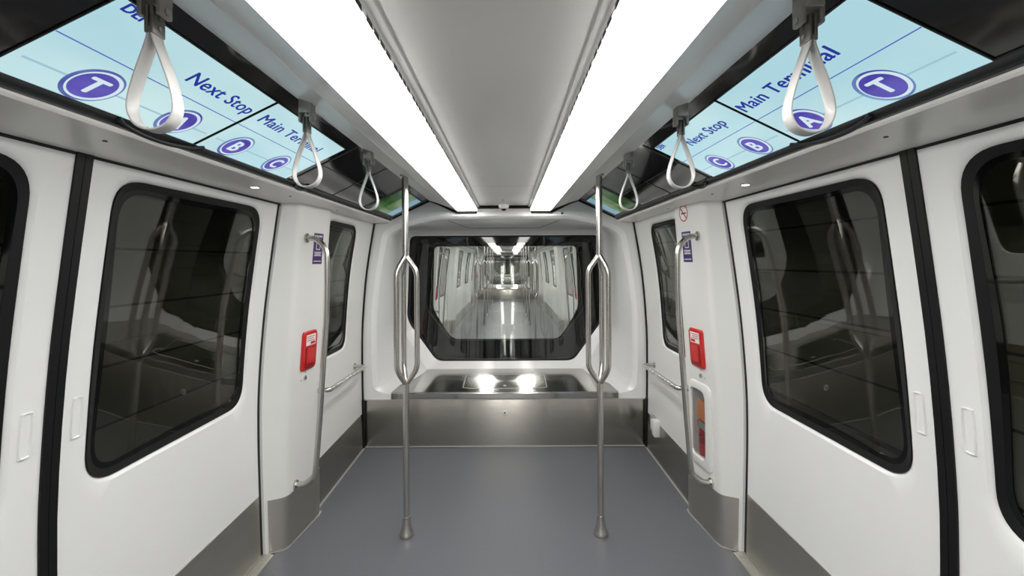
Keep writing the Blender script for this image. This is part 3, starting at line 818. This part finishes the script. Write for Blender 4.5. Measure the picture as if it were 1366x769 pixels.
def purple_notice(s):
    t = empty('purple_sticker', (s*1.15, 2.89, 1.63))
    y0, y1, z0, z1 = 2.775, 2.885, 1.63, 1.82
    b = bmesh.new(); rect_pl(b, s, y0, y1, z0, z1, .0003, .0010); obj('sheet', b, 'purple', t)
    b = bmesh.new(); rect_pl(b, s, 2.807, 2.853, 1.718, 1.782, .0011, .0015); a = obj('white_box', b, 'paper', t)
    b = bmesh.new(); rect_pl(b, s, 2.812, 2.848, 1.723, 1.777, .0016, .0019); obj('purple_box', b, 'purple', a)
    b = bmesh.new()
    for z, w_ in ((1.700, .08), (1.690, .07), (1.680, .08), (1.645, .085)): rect_pl(b, s, 2.83-w_/2, 2.83+w_/2, z, z+.005, .0011, .0015)
    for k in range(5): rect_pl(b, s, 2.788+k*.018, 2.798+k*.018, 1.796, 1.808, .0011, .0015)
    obj('small_print', b, 'paper', t)
    return t
for s in (-1, 1):
    t = emergency_unit(s); tag(t, 'red emergency handle box on the white pillar to the ' + SIDE[s], 'emergency handle', 'red emergency handle boxes'); RAILS.append(t)
    t = key_lock(s); tag(t, 'small round steel key lock below the ' + SIDE[s] + ' red emergency box', 'lock', 'round key locks')
    t = purple_notice(s); tag(t, 'purple sticker near the top of the ' + SIDE[s] + ' pillar, behind the handrail', 'sticker', 'purple stickers')

# no smoking sign
t = empty('no_smoking_sign', (1.12, 2.88, 1.94)); s = 1; cy, cz = 2.84, 1.935
def pl_ring(bm, r0, r1, h0, h1, n=36, seq=None):
    A = [2*PI*k/n for k in range(n)]
    P = lambda r, a, h: Vector((s*(PX(cy+r*math.cos(a), cz+r*math.sin(a))-h), cy+r*math.cos(a), cz+r*math.sin(a)))
    if r0: rings(bm, [[P(r1, a, h0) for a in A], [P(r1, a, h1) for a in A], [P(r0, a, h1) for a in A], [P(r0, a, h0) for a in A]], cyc=True)
    else: rings(bm, [[P(r1, a, h0) for a in A], [P(r1, a, h1) for a in A]], cap=(True, True))
b = bmesh.new(); pl_ring(b, 0, .056, .0003, .0008); obj('disc', b, 'paper', t)
b = bmesh.new(); pl_ring(b, .045, .053, .0009, .0014)
tube(b, [Vector((PX(cy+q*.034, cz-q*.034*-1)-.0012, cy+q*.034, cz+q*.034)) for q in (-1, 1)], .0035, 6); obj('red_ring', b, 'redink', t)
b = bmesh.new(); rect_pl(b, 1, cy-.03, cy+.028, cz-.006, cz+.003, .0009, .0012); rect_pl(b, 1, cy+.012, cy+.018, cz+.006, cz+.024, .0009, .0012); obj('cigarette', b, 'ink', t)
tag(t, 'round red and white no smoking sign at the top of the right pillar', 'sign')

# extinguisher cabinet
t = empty('extinguisher_cabinet', (1.23, 2.82, .37)); s = 1
b = bmesh.new(); c = (2.81, .635)
A = angles(c, [], 60)
def CR(y0, y1, z0, z1, r, h): return [Vector((PX(y, z)-h, y, z)) for y, z in raycast(rrect(y0, y1, z0, z1, r), c, A)]
rings(b, [CR(2.668, 2.926, .368, .892, .055, -.001), CR(2.670, 2.924, .370, .890, .055, .008), CR(2.682, 2.918, .382, .878, .05, .014), CR(2.730, 2.903, .424, .846, .04, .014), CR(2.735, 2.899, .430, .842, .036, .006), CR(2.735, 2.899, .430, .842, .036, -.001)], cyc=True)
obj('frame', b, 'white', t)
b = bmesh.new(); rings(b, [CR(2.736, 2.898, .431, .841, .035, .001), CR(2.736, 2.898, .431, .841, .035, .004)], cap=(True, True)); obj('pane', b, 'pane', t)
tag(t, 'white framed fire extinguisher cabinet low on the right pillar', 'cabinet')
t = empty('fire_extinguisher', (1.272, 2.85, .42)); cx, cy = 1.272, 2.85
b = bmesh.new(); lathe(b, (cx, cy), [(.001, .421), (.040, .421), (.044, .43), (.044, .66), (.038, .70), (.018, .72), (.001, .72)]); obj('cylinder', b, 'red', t)
b = bmesh.new(); lathe(b, (cx, cy), [(.001, .72), (.016, .72), (.016, .75), (.001, .75)]); box(b, cx-.02, cx+.01, cy-.012, cy+.012, .745, .765, .003); obj('valve', b, 'rail', t)
b = bmesh.new(); tube(b, fillet([(cx, cy, .76), (cx+.02, cy-.03, .80), (cx+.01, cy-.06, .76), (cx+.01, cy-.062, .55)], .03), .008, 10); obj('hose', b, 'black', t)
b = bmesh.new(); lathe(b, (cx, cy), [(.0445, .50), (.0450, .50), (.0450, .56), (.0445, .56)]); obj('band_label', b, 'dred', t)
tag(t, 'red fire extinguisher inside the white cabinet on the right pillar', 'fire extinguisher')
t = empty('instruction_card', (1.225, 2.83, .62))
b = bmesh.new(); box(b, 1.222, 1.224, 2.745, 2.87, .655, .775, .0006); obj('card', b, 'orange', t)
b = bmesh.new(); box(b, 1.2205, 1.2215, 2.75, 2.865, .60, .645, .0004); obj('grey_strip', b, 'grey', t)
tag(t, 'orange card behind the pane of the extinguisher cabinet', 'card')

# socket box
t = empty('socket_box', (1.24, 3.74, .2))
for k, (y0, y1) in enumerate(((3.66, 3.735), (3.745, 3.83))):
    b = bmesh.new(); box(b, 1.205 if k == 0 else 1.222, 1.2525, y0, y1, .215, .345, .006); cvr = obj('cover', b, 'white' if k == 0 else 'grey', t)
    b = bmesh.new(); box(b, (1.205 if k == 0 else 1.222)-.002, (1.205 if k == 0 else 1.222)+.002, y0+.02, y1-.02, .24, .32, .001); obj('flap', b, 'paper', cvr)
tag(t, 'small white socket box low on the right wall beside the steel bench', 'socket')

# black cables sagging out of the cove by the displays
for s in (-1, 1):
    for y, ln in ((1.18, .32), (2.17, .14)):
        b = bmesh.new(); pts = []
        for k in range(13):
            u = k/12; pts.append(cove(s, .075-.07*math.sin(u*PI)**.6+.02*u, y+ln*u, .008+.006*math.sin(u*PI)))
        tube(b, pts, .0075, 10)
        tag(obj('cable', b, 'cable'), ('long' if ln > .2 else 'short') + ' black cable drooping beside the ' + SIDE[s] + ' displays, over the shelf', 'cable')

# ------------------------------------------------------------------ the rest of the train
def copy_tree(o, parent=None):
    c = o.copy(); C.objects.link(c)
    if parent is not None:
        c.parent = parent; c.matrix_parent_inverse = o.matrix_parent_inverse.copy()
    for ch in o.children: copy_tree(ch, c)
    return c
def moved(o, rot, dy):
    """a copy turned half round about the middle of the car and/or shifted along the track"""
    c = copy_tree(o); T = Matrix.Translation((0, dy, 0))
    if rot: T = T @ Matrix.Translation((0, YC, 0)) @ Matrix.Rotation(PI, 4, 'Z') @ Matrix.Translation((0, -YC, 0))
    m = T @ Matrix.LocRotScale(o.location, o.rotation_euler, o.scale)
    c.location = m.to_translation(); c.rotation_euler = m.to_euler()
    return c
PITCH = 15.4
CARS = {0: 'this car', 1: 'the next car beyond the end window', 2: 'the second car beyond the end window', -1: 'the car behind the viewer', -2: 'the second car behind the viewer', -3: 'the third car behind the viewer'}
bpy.context.view_layer.update()
originals = list(HALF)
for car, name in CARS.items():
    for rot in (0, 1):
        if car == 0 and rot == 0: continue
        for o in originals:
            if o.name.startswith('bench') and car < 0: continue
            c = moved(o, rot, PITCH*car)
            if 'category' in c:
                end = 'near end' if rot else 'far end'
                if c['category'] == 'bench': c['label'] = 'steel bench ledge at the %s of %s' % (end, name); c['group'] = 'steel benches of the other cars'
                else:
                    sd = SIDE[1 if c.location.x > 0 else -1]
                    c['label'] = '%s ceiling light strip, %s half, %s' % (sd, 'near' if rot else 'far', name)
ORD = ['nearest', 'second', 'third', 'fourth', 'farthest']
for k, y in enumerate((9.0, 11.8, 13.6, 15.7, 18.12)):
    for o, s in ((PL, -1), (PR, 1)):
        c = copy_tree(o); c.location.y = y
        c['label'] = '%s steel grab pole on the %s side of the car beyond the window' % (ORD[k], SIDE[s]); c['group'] = 'grab poles in the next car'
for k, y in enumerate((24.5, 29.0, 33.5)):
    for o, s in ((PL, -1), (PR, 1)):
        c = copy_tree(o); c.location.y = y
        c['label'] = '%s steel grab pole on the %s side of the second car beyond' % (('nearest', 'middle', 'farthest')[k], SIDE[s]); c['group'] = 'grab poles in the second car'
for o in RAILS:
    for rot in (0, 1):
        c = moved(o, rot, PITCH)
        sd = SIDE[1 if c.location.x > 0 else -1]
        kind = {'emergency': 'red emergency handle box', 'vertical': 'tall curved handrail', 'horizonta': 'short low handrail'}[o.name.split('_')[0][:9]]
        c['label'] = '%s at the %s end of the next car, %s side' % (kind, 'near' if rot else 'far', sd); c['group'] = o['group'] + ' in the next car'
# poles of our own car behind the viewer, seen only in reflections, are left out

# ------------------------------------------------------------------ tunnel
for s, n in ((-1, 'left'), (1, 'right')):
    b = bmesh.new(); box(b, s*2.1, s*2.3, -58, 45, -.9, 3.6)
    for z in (.55, 1.15, 1.7): box(b, s*2.06, s*2.10, -58, 45, z, z+.07)
    tag(obj('tunnel_wall_' + n, b, 'tunnel'), kind='structure')
b = bmesh.new(); box(b, -2.3, 2.3, -58, 45, -1.1, -.9); tag(obj('tunnel_floor', b, 'tunnel'), kind='structure')
b = bmesh.new(); box(b, -2.3, 2.3, -58, 45, 3.6, 3.8); tag(obj('tunnel_ceiling', b, 'tunnel'), kind='structure')

# ------------------------------------------------------------------ world, camera
w = bpy.data.worlds.new('World'); bpy.context.scene.world = w; w.use_nodes = True
w.node_tree.nodes['Background'].inputs[0].default_value = (.02, .02, .02, 1); w.node_tree.nodes['Background'].inputs[1].default_value = .2
cam = bpy.data.cameras.new('Camera'); co = bpy.data.objects.new('Camera', cam); C.objects.link(co)
cam.sensor_width = 36; cam.lens = 36*607/1366; cam.clip_start = .02; cam.clip_end = 200
cam.shift_x = (683-677.5)/1366; cam.shift_y = -(384.5-349)/1366
co.matrix_world = Matrix.Translation((.033, 0, 1.64)) @ Matrix.Rotation(R(90), 4, 'X') @ Matrix.Rotation(R(-.3), 4, 'Z')
sc = bpy.context.scene; sc.camera = co
sc.view_settings.view_transform = 'Standard'; sc.view_settings.look = 'None'; sc.view_settings.gamma = 1; sc.view_settings.use_curve_mapping = False
sc.view_settings.exposure = 0
sc.cycles.max_bounces = 10; sc.cycles.diffuse_bounces = 5; sc.cycles.glossy_bounces = 5; sc.cycles.transparent_max_bounces = 24
sc.cycles.use_denoising = True
